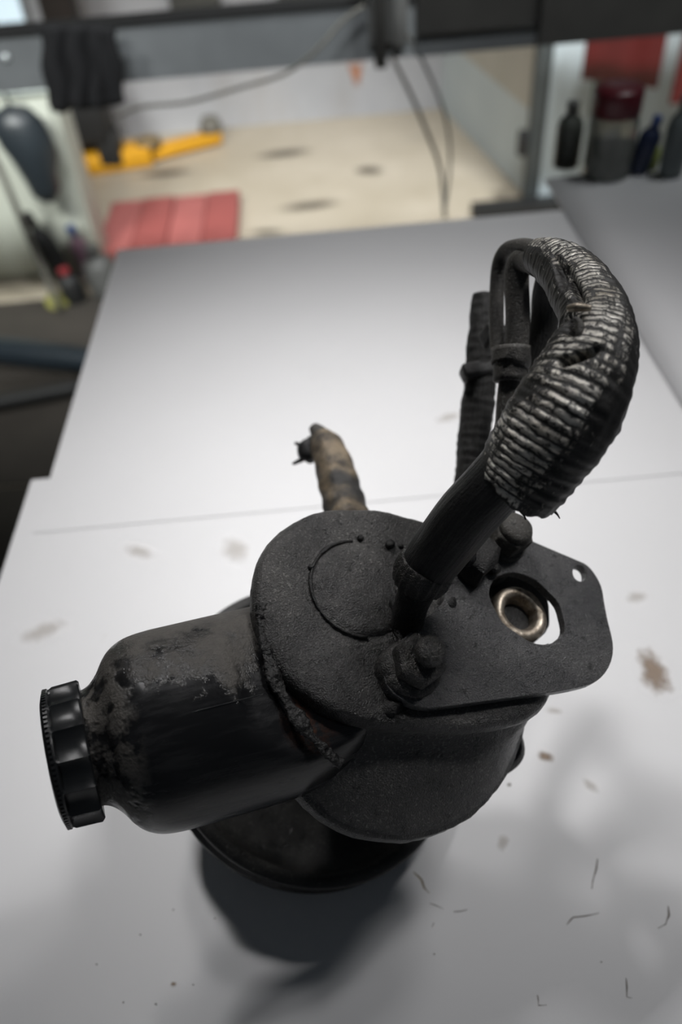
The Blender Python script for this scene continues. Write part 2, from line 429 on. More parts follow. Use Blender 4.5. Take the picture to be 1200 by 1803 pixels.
# window high on the far wall, left
wx0 = PY(-90, 20, 3.85); wx1 = PY(58, 48, 3.85)
wn = struct(box('window_1', (wx0[0], 3.83, wx1[2]), (wx1[0], 3.86, wx1[2]+.7), plain('window_frame', (.25, .25, .25))))
g = NT('daylight_pane'); g.set((.7, .8, .85), .2); g.b.inputs['Emission Color'].default_value = (.62, .78, .88, 1); g.b.inputs['Emission Strength'].default_value = .75
struct(box('window_pane', (wx0[0]+.03, 3.822, wx1[2]+.03), (wx1[0]-.02, 3.835, wx1[2]+.67), g.m, wn))

# ------------------------------------------------------------------ workbench and its boards
bench = empty('workbench', (0, .3, FZ), 'dark workbench under the white boards, only its edge showing', 'workbench')
def btop(name, lo, hi): return box(name, lo, hi, M_bench, bench, .004, off=(0, .3, FZ))
btop('bench_top', (-.225, -.25, -.06), (.285, .88, -.002)); btop('side_top', (.31, -.25, -.06), (.84, .975, -.002))
for x in (-.19, .88):
    for y in (-.2, .82): btop('leg', (x-.03, y-.03, FZ), (x+.03, y+.03, -.06))
def board(name, poly, z0, z1, mat, label):
    bm = prism(poly, z0, z1)
    o = sharp(link(name, bm_mesh(bm), mat)); o['label'] = label; o['category'] = 'board'; return o
front = board('white_board', [(-.249, -.3), (.262, -.3), (.262, .497), (-.249, .497)], 0-.001, 0.0, M_board2, 'grimy white board under the pump, nearest the camera')
rear = board('white_board', [(-.2335, .434), (.298, .436), (.298, .898), (-.2335, .898)], .0002, .0006, M_board, 'clean white board laid behind the pump, overlapping the front one')
# side board: lies flat and lifts gently away to the right
vs = []; fs = []; NX = 14; ny = 6
for j in range(ny+1):
    for i in range(NX+1):
        x = .290+.55*i/NX; y = -.3+1.285*j/ny
        t = max(0, (x-.30)/.5); vs.append((x+(.0), y, .0016+.035*t**1.3+(.0)))
for k in range(2):
    for j in range(ny):
        for i in range(NX):
            a = j*(NX+1)+i; f = (a, a+1, a+NX+2, a+NX+1)
            if k == 0: fs.append(f)
sb = link('white_board', mesh(vs, fs), M_board3); sd = sb.modifiers.new('th', 'SOLIDIFY'); sd.thickness = .0012; sd.offset = 1
sb['label'] = 'shaded white board to the right, lifting gently beyond the seam'; sb['category'] = 'board'

# marks on the boards: flat stains and scuffs
def mat_stain(name, col, alpha, soft=True):
    t = NT(name); t.set(col, .6)
    tc = t.n('ShaderNodeTexCoord'); ln = t.n('ShaderNodeVectorMath', operation='LENGTH'); t.l(tc.outputs['Object'], ln.inputs[0])
    oi = t.noise(130, 5, .7)
    uv = t.n('ShaderNodeUVMap'); sp = t.n('ShaderNodeSeparateXYZ'); t.l(uv.outputs[0], sp.inputs[0])
    f = t.ramp(t.math('ADD', sp.outputs[0], t.math('MULTIPLY', t.math('SUBTRACT', oi, .5), 1.1)), [(.25, alpha), (.75, 0)])
    t.l(f, t.b.inputs['Alpha']); return t.m
M_stain = mat_stain('brown_oil_stain', (.30, .21, .14), .75)
M_stain2 = mat_stain('faint_brown_smear', (.45, .39, .32), .30)
M_scuff = mat_stain('dark_scuff', (.15, .125, .10), .9)
M_scuffy = mat_stain('yellow_brown_scuff', (.25, .18, .08), .9)
def stain(pts, mat, z=.0002, name='stain', parent=front, wob=.0):
    pts = [PZ(a, b, z) for a, b in pts]; c = sum(pts)/len(pts)
    vs = [(0, 0, 0)]+[p-c for p in pts]; n_ = len(pts)
    fs = [(0, 1+i, 1+(i+1) % n_) for i in range(n_)]
    me = mesh(vs, fs); ul = me.uv_layers.new(name='UVMap')
    for pl in me.polygons:
        for li, vi in zip(pl.loop_indices, pl.vertices): ul.data[li].uv = (0 if vi == 0 else 1, 0)
    o = link(name, me, mat, parent, smooth=False); o.location = c; return o
def blob(cx, cy, rx, ry, rot=0, n=14):
    return [(cx+rx*math.cos(a)*math.cos(rot)-ry*math.sin(a)*math.sin(rot), cy+rx*math.cos(a)*math.sin(rot)+ry*math.sin(a)*math.cos(rot)) for a in [2*math.pi*k/n for k in range(n)]]
stain([(1108, 1130), (1140, 1122), (1165, 1150), (1190, 1180), (1200, 1225), (1178, 1240), (1150, 1232), (1122, 1215), (1112, 1170)], M_stain)
stain(blob(75, 1112, 65, 22, -.35), M_stain2); stain(blob(245, 972, 45, 16, .25), M_stain2); stain(blob(415, 968, 40, 30, .3), M_stain2, z=.0008, parent=rear)
stain(blob(790, 735, 36, 12, -.2), M_stain2, z=.0008, parent=rear); stain(blob(975, 1252, 26, 9, .2), M_stain2); stain(blob(960, 1333, 26, 13, .4), M_stain); stain(blob(885, 1485, 16, 24, .2), M_stain2)
stain(blob(1120, 1052, 30, 16), M_stain2); stain(blob(840, 1290, 30, 10), M_stain2); stain(blob(1040, 1385, 30, 12, .7), M_stain2)
def stroke(pts, wpx, mat=M_scuff, name='scuff', z=.0002):
    P3 = [PZ(a, b, z) for a, b in pts]; c = sum(P3)/len(P3); vs = []; fs = []
    for i, p in enumerate(P3):
        d = P3[min(i+1, len(P3)-1)]-P3[max(i-1, 0)]; d /= np.linalg.norm(d); nn = np.array([-d[1], d[0], 0])
        w_ = wpx*.00020*(.5 if i in (0, len(P3)-1) else 1)*random.uniform(.7, 1.3)
        vs += [p-c-nn*w_/2, p-c+nn*w_/2]
        if i: fs.append((2*i-2, 2*i-1, 2*i+1, 2*i))
    me = mesh(vs, fs); ul = me.uv_layers.new(name='UVMap')
    o = link(name, me, mat, front, smooth=False); o.location = c; return o
stroke([(728, 1535), (742, 1548), (748, 1562), (756, 1572)], 9, M_scuffy); stroke([(1052, 1512), (1050, 1530), (1044, 1552), (1042, 1565)], 7)
stroke([(997, 1628), (1008, 1614), (1030, 1612), (1054, 1607)], 6); stroke([(1176, 1595), (1178, 1612), (1172, 1628), (1158, 1635)], 6)
stroke([(1102, 1722), (1104, 1740), (1104, 1755), (1112, 1757)], 4); stroke([(946, 1752), (948, 1762), (948, 1769), (962, 1769)], 5)
stroke([(756, 1590), (768, 1594), (780, 1600)], 4); stroke([(798, 1605), (810, 1604), (822, 1601)], 4); stroke([(764, 1625), (760, 1633)], 5)
for a, b, s_ in ((305, 1733, 9), (274, 1768, 4), (217, 1765, 3), (170, 1698, 3), (340, 1734, 3), (915, 1317, 6), (896, 1382, 6), (764, 1680, 3), (1058, 1694, 3), (305, 1602, 3), (378, 1617, 3), (247, 1646, 3)):
    stain(blob(a, b, s_, s_*.8, n=8), M_scuff if s_ < 8 else M_stain, name='speck')

# ------------------------------------------------------------------ the pump
A = np.array([0.3505, -0.2331, 0.9071]); A /= np.linalg.norm(A)
Nn = np.array([-0.9015, -0.3463, 0.2594]); Nn -= A*(Nn@A); Nn /= np.linalg.norm(Nn)
Ee = np.cross(A, Nn); O = np.array([0.0087, 0.2012, 0.1286])
MW = Matrix.Identity(4)
for i in range(3): MW[i][0] = Nn[i]; MW[i][1] = Ee[i]; MW[i][2] = A[i]; MW[i][3] = O[i]
MI = np.array([Nn, Ee, A])
def LQ(px, py, d): return MI@(P(px, py, d)-O)      # point in the pump's own frame
pump = empty('steering_pump', O, 'oily black power steering pump with bottle reservoir and hoses, tilted on its pulley', 'pump', mat=MW)

# body: bucket of the pump
PORT = (-.0578, .0037)
def angtab(tab):
    xs = [t[0] for t in tab]; ys = [t[1] for t in tab]
    xs = [x-360 for x in xs]+xs+[x+360 for x in xs]; ys = ys*3
    def f(a):
        a = math.degrees(a); a = (a+180) % 360-180
        return sum(np.interp(a+d, xs, ys) for d in (-12, -6, 0, 6, 12))/5
    return f
Rt = angtab([(-175, .0655), (-150, .0590), (-120, .0548), (-90, .0585), (-68, .0640), (-48, .0660), (-28, .0635), (0, .0580), (30, .0480), (55, .0410), (80, .0385), (104, .0455), (120, .0535), (140, .0690), (160, .0705)])
Rb = angtab([(-175, .0715), (-150, .0680), (-120, .0630), (-90, .0600), (-60, .0600), (-30, .0560), (0, .0560), (30, .0600), (45, .0665), (60, .0700), (90, .0718), (140, .0718)])
def body():
    seg = 160; vs = []; fs = []; rings = []
    # (weight of top radius, inset, height)
    prof = [(1, 1.0, .0371), (1, .60, .0371), (1, .40, .0371), (1, .28, .0371), (1, .20, .0371), (1, .14, .0371), (1, .10, .0370), (1, .065, .0367), (1, .038, .0360), (1, .018, .0348), (1, .006, .0330), (1, .0, .0310), (.99, .010, .0295), (.98, .040, .0275), (.97, .062, .0262), (.94, .058, .0240), (.90, .030, .0222), (.85, .016, .0205)]
    prof = [(a, b, c) for a, b, c in prof]
    for k in range(1, 15):
        t = k/14; prof.append((.85*(1-t**.85), .016*(1-t), .0205-.0195*t))
    prof += [(0, -.004, .0000), (0, -.026, -.0010), (0, -.030, -.0024), (0, -.030, -.0070), (0, -.022, -.0088), (0, .01, -.0100), (0, .04, -.0125), (0, .10, -.014), (0, .3, -.014), (0, 1.0, -.014)]
    fine = []
    for p, q in zip(prof[:-1], prof[1:]):
        n_ = max(1, int(abs(p[1]-q[1])/.04))
        for k in range(n_): fine.append(tuple(p[i]+(q[i]-p[i])*k/n_ for i in range(3)))
    fine.append(prof[-1])
    for (w_, ins, h) in fine:
        for k in range(seg):
            a = 2*math.pi*k/seg; r_ = (w_*Rt(a)+(1-w_)*Rb(a))*(1-ins)
            vs.append((r_*math.cos(a), r_*math.sin(a), h))
    for i in range(len(fine)-1):
        for k in range(seg):
            k2 = (k+1) % seg; fs.append((i*seg+k, (i+1)*seg+k, (i+1)*seg+k2, i*seg+k2))
    bm = bmesh.new(); bm.from_mesh(mesh(vs, fs)); bmesh.ops.remove_doubles(bm, verts=bm.verts, dist=1e-6); me = bm_mesh(bm)
    displace_mesh(me, .0007, 60, .0004, 300)
    for v in me.vertices:       # raised round boss and its worn rim on the top face
        if v.co.z > .034:
            d = math.hypot(v.co.x-.012, v.co.y+.021)
            if d < .0205: v.co.z += .0010*min(1, (.0205-d)/.002)
            elif d < .0235: v.co.z -= .0007
    for v in me.vertices:       # pocket for the steel port
        d = math.hypot(v.co.x-PORT[0], v.co.y-PORT[1])
        if d < .0175 and v.co.z > .012: v.co.z -= (v.co.z-.012)*min(1, (.0175-d)/.0012)
    return me
link('pump_body', body(), M_body, pump)
# crescent of grime round the boss
def arc(c, r, a0, a1, w0, h, n=26):
    pts = []; 
    for k in range(n+1):
        a = a0+(a1-a0)*k/n; pts.append((c[0]+r*math.cos(a), c[1]+r*math.sin(a), h))
    return sweep(pts, [w0*(.5+.9*abs(noise.noise(Vector((k*.9, 3.1, 0))))) for k in range(n+1)], 6, sub=2)
link('grime_ridge', arc((.012, -.021), .0215, R(-100), R(75), .0011, .0372), M_dark, pump)
for c_, r_ in (((-.008, -.0375), .0022), ((.004, -.043), .0016), ((-.0125, -.036), .0013), ((.030, -.034), .0012)):
    me = lathe([(0, .0366), (r_, .0366), (r_*.9, .0366+r_*.7), (r_*.4, .0366+r_*1.1), (0, .0366+r_*1.15)], 10, c_); displace_mesh(me, .0006, 500)
    link('grime_lump', me, M_dark, pump)
# oily seam where the tank meets the body
seam = []; sr = []
for k in range(31):
    a = R(-33+ k*2.55); seam.append((.0605*math.cos(a)-.002,   .0605*math.sin(a), .0358-.006*max(0, (k-14)/16)**2)); sr.append(.0010+.0006*math.exp(-((k-19)/8)**2))
me = sweep(seam, sr, 24, lambda t, a, L: (1+.7*noise.noise(Vector((L*110, 0, 4))))/math.sqrt((math.cos(a)/1.7)**2+(math.sin(a)/.7)**2), sub=8); displace_mesh(me, .0010, 260, .0007, 620)
link('grime_seam', me, M_dark, pump)

# lower housing, lug, hub, pulley
me = lathe([(0, -.062), (.024, -.062), (.027, -.058), (.030, -.045), (.046, -.036), (.052, -.030), (.054, -.018), (.054, -.010), (0, -.010)], 72); displace_mesh(me, .0008, 90)
link('lower_housing', me, M_dark, pump)
me = lathe([(0, -.038), (.013, -.038), (.0150, -.036), (.0155, -.022), (.0150, -.010), (.012, -.007), (0, -.007)], 36, (-.0475, .0450)); displace_mesh(me, .0007, 120)
link('mounting_lug', me, M_dark, pump)
link('shaft', lathe([(0, -.136), (.0075, -.136), (.0085, -.134), (.0085, -.058), (0, -.058)], 24), M_nut, pump)
def pulley():
    h0 = -.1047; Rr = .0799
    prof = [(.0085, h0+.012), (.016, h0+.012), (.018, h0+.010), (.030, h0+.004), (.050, h0+.002), (.064, h0+.004), (.0715, h0+.009), (.0725, h0+.0155), (.0745, h0+.017), (Rr-.001, h0+.0165), (Rr, h0+.0155), (Rr, h0+.0135),
            (Rr-.006, h0+.0095), (Rr-.006, h0+.007), (Rr, h0+.0030), (Rr, h0), (Rr-.001, h0-.001), (Rr-.003, h0-.001), (Rr-.009, h0+.003), (.064, h0+.002), (.050, h0+.000), (.030, h0+.002), (.018, h0-.002), (.016, h0-.006), (.0085, h0-.006)]
    return lathe(prof, 120)
link('pulley', pulley(), M_pul, pump)
link('pulley_hub', lathe([(.0085, -.118), (.015, -.118), (.0165, -.116), (.0165, -.098), (.020, -.094), (.0205, -.088), (.015, -.084), (.0085, -.084)], 40), M_dark, pump)
def hexnut(r, h0, h1, c, bore=0.0, rot=0, cham=.0012):
    bm = bmesh.new(); rings = []
    for (rr_, hh) in ((r-cham, h0), (r, h0+cham*.6), (r, h1-cham*.6), (r-cham, h1)):
        rings.append([bm.verts.new((c[0]+rr_*math.cos(rot+R(60*k)), c[1]+rr_*math.sin(rot+R(60*k)), hh)) for k in range(6)])
    for a, b in zip(rings[:-1], rings[1:]):
        for k in range(6): bm.faces.new((a[k], a[(k+1) % 6], b[(k+1) % 6], b[k]))
    bm.faces.new(rings[0][::-1]); bm.faces.new(rings[-1])
    return bm
link('pulley_nut', bm_mesh(hexnut(.0145, -.129, -.118, (0, 0))), M_nut, pump, smooth=False)

# reservoir bottle (axis along local x)
def reservoir():
    prof = [(.014, .0270), (.025, .0335), (.037, .0370), (.050, .0387), (.060, .0388), (.072, .0386), (.084, .0383), (.092, .0380), (.098, .0368), (.1025, .0340), (.1055, .0305), (.108, .0262), (.1105, .0232), (.1135, .0215), (.118, .0208), (.1215, .0205)]
    full = [(x+.0045*max(0, min(1, (x-.075)/.035)), r_) for x, r_ in catmull([np.array(p) for p in prof], 4)]; seg = 96; vs = []; fs = []
    for i, (x, r_) in enumerate(full):
        for k in range(seg):
            a = 2*math.pi*k/seg; c, s = math.cos(a), math.sin(a)
            y = .0062+r_*c; z = .0045+r_*s
            j = max(0, min(1, (.075-x)/.035))            # blends down to the level of the pump top
            zc = .0325+.0105*max(0, min(1, (x-.050)/.022)); z = z if z < zc-.004 else zc-.004+(z-zc+.004)*(.30 if zc < .0428 else 1)
            # lower side runs in under the body
            x_ = x+.065*(z+.033)*max(0, min(1, (x-.08)/.025)); vs.append((x_, y, z))
    for i in range(len(full)-1):
        for k in range(seg):
            k2 = (k+1) % seg; fs.append((i*seg+k, i*seg+k2, (i+1)*seg+k2, (i+1)*seg+k))
    fs.append(tuple(range(seg))[::-1]); fs.append(tuple((len(full)-1)*seg+k for k in range(seg)))
    me = mesh(vs, fs); me.update()
    displace_mesh(me, .0007, 50, .00035, 400, lambda c: max(.06, min(1, 1.2*max(0, (.09-c.x)/.05))*min(1, max(0, (c.z-.018)/.012))))
    return me
def yaw(me, deg=4.0):       # the tank leans a few degrees off square
    vv = np.array([.0734, .2451, .9667]); x_ = np.array([1.0, 0, 0]); ax = np.cross(x_, -vv); ax /= np.linalg.norm(ax)
    q = Matrix.Rotation(R(deg), 4, Vector(ax)); T_ = Matrix.Translation((.02, .0062, .0045)); me.transform(T_ @ q @ T_.inverted()); me.update(); return me
res = link('reservoir', yaw(reservoir()), M_neck, pump)
# moulding line along the tank
pts = []
for x in np.linspace(.062, .109, 14):
    r_ = np.interp(x, [.05, .084, .098, .1025, .1055, .108], [.0385, .0383, .0368, .0340, .0305, .0262]); a = R(80)
    pts.append((x, .0062+(r_+.0003)*math.cos(a), .0045+(r_+.0003)*math.sin(a)))
link('moulding_line', yaw(sweep(pts, .00018, 6, sub=2)), M_cap, pump)

# filler cap with grip ribs
def cap():
    n_ = 15; seg = n_*20; X0 = .1190; X1 = .1298; vs = []; fs = []
    def rad(a, full):
        ph = (a*n_/(2*math.pi)) % 1.0
        # scalloped grips: wide lobes with a step
        g_ = math.sin(math.pi*ph)**.75
        return 1-.085*full*g_
    prof = [(.0, X0, 0), (.0215, X0, 0), (.0256, X0+.0000, 1), (.0264, X0+.0008, 1), (.0262, X0+.004, 1), (.0259, X1-.001, 1), (.0254, X1-.0002, 1), (.0252, X1+.0002, .15), (.0252, X1+.0010, 0), (.0240, X1+.0026, 0), (.0215, X1+.0034, 0), (.0205, X1+.0030, 0), (.0195, X1+.0024, 0), (.010, X1+.0024, 0), (0, X1+.0024, 0)]
    for (r_, x, f_) in prof:
        for k in range(seg):
            a = 2*math.pi*k/seg+.25; q = r_*(rad(a, 1) if f_ == 1 else (rad(a, .15) if f_ else 1))
            vs.append((x+.065*(.0375+q*math.sin(a)), .0070+q*math.cos(a), .0045+q*math.sin(a)))
    for i in range(len(prof)-1):
        for k in range(seg):
            k2 = (k+1) % seg; fs.append((i*seg+k, i*seg+k2, (i+1)*seg+k2, (i+1)*seg+k))
    bm = bmesh.new(); bm.from_mesh(mesh(vs, fs)); bmesh.ops.remove_doubles(bm, verts=bm.verts, dist=1e-6)
    return bm_mesh(bm)
cp = sharp(link('filler_cap', yaw(cap()), M_cap, pump), 50)
# knurled bead round the cap face, each tooth too small to pick apart
bm = bmesh.new()
for k in range(88):
    a = 2*math.pi*k/88; c = (.1312+.065*(.0375+.0249*math.sin(a)), .0070+.0249*math.cos(a), .0045+.0249*math.sin(a))
    box_bm(bm, c, (.0014, .0011, .0009), Matrix.Rotation(a, 3, 'X'))
link('knurled_bead', yaw(bm_mesh(bm)), M_cap, cp, smooth=False, kind='stuff')
# raised band on the face
for r_ in (.0150, .0085):
    pts = [(.1322+.065*(.0375+r_*math.sin(a)), .0070+r_*math.cos(a), .0045+r_*math.sin(a)) for a in np.linspace(0, 2*math.pi, 41)]
    link('raised_ring', yaw(sweep(pts, .0007, 8, sub=1)), M_cap, cp)

# mounting plate
outl = [(-.0565, .0418), (-.0735, .0425), (-.0880, .0330), (-.0932, .0153), (-.0990, .0020), (-.0975, -.0080), (-.0913, -.0125), (-.0728, -.0258), (-.0618, -.0351), (-.050, -.041), (-.036, -.036), (-.0200, -.0080), (-.0182, -.0059), (.0021, .0035), (.016, .010), (.021, .022), (.0105, .0330)]
rad_ = [.03, .012, .010, .02, .006, .005, .006, .02, .012, .01, .01, .004, .006, .01, .008, .008, .01]
ol = rounded(outl, rad_, 5)
slot = ring_pts((-.0558, .0045), .0182, .0148, 40, R(125))
slot = [(x+.0003*math.sin(5*i), y+.0003*math.cos(7*i)) for i, (x, y) in enumerate(slot)]
bm = prism(ol, .0375, .0420, [slot[::-1], ring_pts((-.0905, -.0052), .0044, .0034, 20, R(40))])
plt_ = link('mounting_plate', bm_mesh(bm), M_plate, pump, smooth=False)
bv = plt_.modifiers.new('bev', 'BEVEL'); bv.width = .0005; bv.segments = 2; bv.limit_method = 'ANGLE'; bv.angle_limit = R(40)

# worn steel port seen through the plate
pc = PORT
me = lathe([(.0066, .004), (.0066, .031), (.0078, .0335), (.0085, .0345), (.0118, .0345), (.0128, .0332), (.0130, .031), (.0130, .022), (.0122, .020), (.0122, .000), (.0066, .000)], 48, pc); displace_mesh(me, .0004, 200)
link('port_nut', me, M_ring, pump)
link('port_bore', lathe([(0, .006), (.0067, .006), (.0067, .0285), (.0060, .0285), (.0060, .0075), (0, .0075)], 32, pc), M_bore, pump)
me = lathe([(0, -.004), (.0190, -.004), (.0208, .002), (.0204, .026), (.0190, .0283), (.0150, .0286), (0, .0286)], 56, (-.0600, -.0045)); displace_mesh(me, .0008, 150, .0003, 600); link('port_boss', me, M_dark, pump)

# bolts
b1 = (.0066, .0168)
me = lathe([(0, .034), (.0125, .034), (.0128, .036), (.0123, .0405), (.0113, .0440), (.0085, .0455), (0, .0455)], 48, (b1[0]+.0010, b1[1]+.0006)); displace_mesh(me, .0010, 240, .0005, 700)
link('bushing', me, M_nut, pump)
bm = hexnut(.0106, .0448, .0532, b1, rot=R(20), cham=.0016)
bmesh.ops.bevel(bm, geom=bm.edges[:], offset=.0007, segments=2, affect='EDGES', profile=.5)
bmesh.ops.triangulate(bm, faces=[f for f in bm.faces if len(f.verts) > 4]); bmesh.ops.subdivide_edges(bm, edges=bm.edges[:], cuts=3, use_grid_fill=True)
nutm = bm_mesh(bm); displace_mesh(nutm, .0005, 220, .0002, 900)
nt = link('nut', nutm, M_nut, pump)
tp = [(0, .050)]
for k in range(5): tp += [(.0050, .0515+k*.0009), (.0045, .0519+k*.0009)]
tp += [(.0054, .0560), (.0058, .0575), (.0057, .0598), (.0049, .0611), (.0035, .0615), (0, .0615)]
tm = lathe(tp, 32, (b1[0]-.0006, b1[1]+.0002)); displace_mesh(tm, .0002, 300); link('stud', tm, M_nut, nt)
b2 = (-.0590, -.0268)
me = lathe([(0, .0415), (.0100, .0415), (.0105, .0425), (.0098, .0445), (0, .0445)], 36, b2); displace_mesh(me, .0005, 200); w_ = link('washer', me, M_dust, pump)
bm = hexnut(.0095, .0440, .0535, b2, rot=R(12)); hb = link('hex_bolt', bm_mesh(bm), M_dust, pump, smooth=False)
hv = hb.modifiers.new('bev', 'BEVEL'); hv.width = .0009; hv.segments = 3
me = lathe([(0, .0530), (.0078, .0530), (.0074, .0552), (.0058, .0566), (0, .0570)], 32, b2); displace_mesh(me, .0004, 250); link('bolt_crown', me, M_dust, hb)
# oily union block beside the bolt
bm = bmesh.new(); box_bm(bm, LQ(842, 985, .335), (.020, .012, .013), Matrix.Rotation(R(35), 3, 'Z'), .003)
bmesh.ops.subdivide_edges(bm, edges=bm.edges[:], cuts=2, use_grid_fill=True)
me = bm_mesh(bm); displace_mesh(me, .0022, 130, .0008, 500); link('union_block', me, M_dark, pump)
for q in ((790, 1062, .327, .0035), (870, 1000, .338, .0030), (822, 978, .328, .0042), (700, 1062, .322, .0035)):
    me = lathe([(0, -q[3]), (q[3]*.7, -q[3]*.7), (q[3], 0), (q[3]*.7, q[3]*.6), (0, q[3]*.8)], 14); displace_mesh(me, q[3]*.5, 300)
    o = link('grime_lump', me, M_dark, pump); o.location = LQ(*q[:3])
# grime piled on the plate edge at the hose foot
pts = [LQ(655, 1010, .336), LQ(690, 1050, .325), LQ(705, 1100, .318), LQ(700, 1150, .311), LQ(668, 1180, .309), LQ(655, 1235, .303), LQ(700, 1250, .297)]
me = sweep(pts, [.0010, .0030, .0034, .0028, .0030, .0034, .002], 14, sub=6); displace_mesh(me, .0025, 160, .0012, 500); link('grime_ridge', me, M_dark, pump)

# pressure hose: fitting, crimp, ridged hose
base = LQ(722, 1105, .318)
f1 = sweep([LQ(716, 1112, .320), LQ(722, 1070, .314), LQ(738, 1030, .307)], [.0066, .0068, .0078], 24, sub=5); displace_mesh(f1, .0010, 200)
link('hose_fitting', f1, M_dark, pump)
hp = [LQ(738, 1032, .307), LQ(752, 1000, .303), LQ(792, 945, .296), LQ(832, 895, .288), LQ(880, 845, .281), LQ(925, 790, .275)]
def ridge(t, a, L): return 1+.035*abs(math.sin(3*a))-.02+.02*math.sin(4*a+40*L)+.02*noise.noise(Vector((math.cos(a)*2, math.sin(a)*2, L*80)))
hm = sweep(hp, [.0085, .0105, .0112, .0112, .0110, .0110], 48, ridge, sub=14); link('pressure_hose', hm, M_hose, pump)
cr = sweep([LQ(736, 1026, .3065), LQ(742, 1012, .304), LQ(752, 996, .302)], [.0100, .0112, .0110], 60, lambda t, a, L: 1+.035*(1 if math.sin(20*a) > 0 else -1), sub=6)
link('crimp_ferrule', cr, M_nut, pump)

# foil heat sleeve
cl = [(908, 862, .281, 81), (935, 822, .277, 92), (978, 752, .271, 100), (1016, 690, .269, 98), (1041, 635, .272, 84), (1050, 588, .280, 70), (1040, 540, .291, 64), (1010, 492, .305, 54), (975, 462, .319, 42), (945, 450, .330, 30)]
sp_ = [LQ(a, b, c) for a, b, c, d in cl]; sr_ = [.95*d*c/F for a, b, c, d in cl]
def wrk(t, a, L):
    v = 1+.010*math.sin(L*1500+2.5*math.sin(a))*(1 if t > .05 else .5)*(1+noise.noise(Vector((a, L*60, 0))))
    v += .07*noise.noise(Vector((math.cos(a)*1.3, math.sin(a)*1.3, L*45)))+.035*noise.noise(Vector((math.cos(a)*4, math.sin(a)*4, L*160)))
    return v
sm = sweep(sp_, sr_, 72, wrk, caps=False, sub=26)
nv = len(sm.vertices)
seg = 72
# pinched fold on the inside of the bend and a ragged mouth
for vi in range(nv):
    i, k = divmod(vi, seg)
    if i < 3: sm.vertices[vi].co += Vector(sp_[0]-sp_[1]).normalized()*(.0012*noise.noise(Vector((k*.30, 1.7, 0)))+.0004)*(3-i)/3*2
def proj_(l):
    wv = O+MI.T@np.array(l)-CP; z = wv@fw; return 600+F*(wv@rt)/z, 901.5-F*(wv@up)/z, z
cen = [np.mean([np.array(sm.vertices[i*seg+k].co) for k in range(seg)], axis=0) for i in range(nv//seg)]
for vi in range(nv):
    i, k = divmod(vi, seg); co = np.array(sm.vertices[vi].co); x, y, z = proj_(co)
    cz = proj_(cen[i])[2]
    if z > cz+.001: continue
    for (fx, fy, ang, L_, wd, dp) in ((1005, 572, -1.2, 15, 10, .010), (1018, 628, -.35, 34, 5.5, .008), (1008, 500, 1.1, 32, 6, .006), (985, 480, 1.3, 28, 5, .004)):
        dx, dy = x-fx, y-fy; u_ = dx*math.cos(ang)+dy*math.sin(ang); v_ = -dx*math.sin(ang)+dy*math.cos(ang)
        g_ = math.exp(-(u_/L_)**4-(v_/wd)**2)
        if g_ > .02:
            d = cen[i]-co; d = d/np.linalg.norm(d); sm.vertices[vi].co += Vector(d*dp*g_)
sm.update()
want = MI@(fw*-.80+rt*-.42+up*.42); bi = 30*0
i_ = int(len(cen)*.30); best = max(range(seg), key=lambda k: float((np.array(sm.vertices[i_*seg+k].co)-cen[i_])@want)); SILU = best/seg
sl = link('heat_sleeve', sm, mat_silver(), pump)
so = sl.modifiers.new('th', 'SOLIDIFY'); so.thickness = .0014; so.offset = -1
for pts_, r_ in (([(962, 885, .283), (972, 897, .282), (980, 905, .281), (985, 913, .280)], .0006), ([(880, 842, .268), (868, 850, .266), (862, 846, .266)], .0004), ([(915, 900, .283), (922, 908, .282), (925, 915, .282)], .0004)):
    link('frayed_thread', sweep([LQ(*p) for p in pts_], [r_, r_, r_*.7, r_*.3][:len(pts_)], 6, sub=5), M_hose2, sl)
# tape strip at the fold
tp_ = [LQ(*p) for p in ((1012, 560, .262), (1020, 572, .261), (1019, 588, .260), (1010, 600, .261))]
link('torn_tape', sweep(tp_, [.0010, .0014, .0012, .0006], 8, sub=6), M_dust, sl)
tp_ = [LQ(*p) for p in ((1000, 543, .268), (1018, 541, .265), (1040, 543, .263))]
link('torn_tape', sweep(tp_, [.0012, .0016, .0010], 8, sub=6), M_ring, sl)

# tubes looping over to the back
t1 = [(952, 452, .328), (935, 436, .340), (912, 434, .352), (890, 442, .362), (878, 468, .368), (874, 520, .370), (874, 590, .370), (878, 640, .368)]
link('metal_pipe', sweep([LQ(*p) for p in t1], .0034, 20, sub=10), M_dust, pump)
t2 = [(948, 470, .330), (930, 458, .345), (915, 462, .352), (909, 490, .355), (911, 560, .357), (907, 625, .358), (898, 660, .358)]
link('metal_pipe', sweep([LQ(*p) for p in t2], [.0045, .0052, .0055, .0055, .0055, .0054, .0052], 24, sub=10), M_dust, pump)
t3 = [(900, 650, .358), (893, 700, .358), (888, 780, .360), (884, 850, .362), (880, 910, .362), (876, 950, .352)]
link('metal_pipe', sweep([LQ(*p) for p in t3], .0048, 24, sub=8), M_dust, pump)
cf = sweep([LQ(899, 612, .357), LQ(899, 640, .357), LQ(898, 643, .357), LQ(897, 672, .357)], [.0088, .0086, .0076, .0074], 28, sub=4, fn=lambda t, a, L: 1+.06*noise.noise(Vector((math.cos(a)*3, math.sin(a)*3, L*200))))
link('pipe_coupling', cf, M_dust, pump)
t4 = [(968, 470, .345), (962, 520, .362), (958, 570, .370), (944, 630, .374), (925, 690, .376), (905, 760, .376), (892, 840, .374), (885, 900, .366)]
link('return_hose', sweep([LQ(*p) for p in t4], [.0050, .0066, .0066, .0066, .0064, .0060, .0058, .0056], 24, sub=8), M_hose2, pump)
t5 = [(852, 518, .405), (851, 580, .405), (846, 660, .405), (838, 740, .404), (830, 820, .402), (822, 900, .398), (815, 960, .388)]
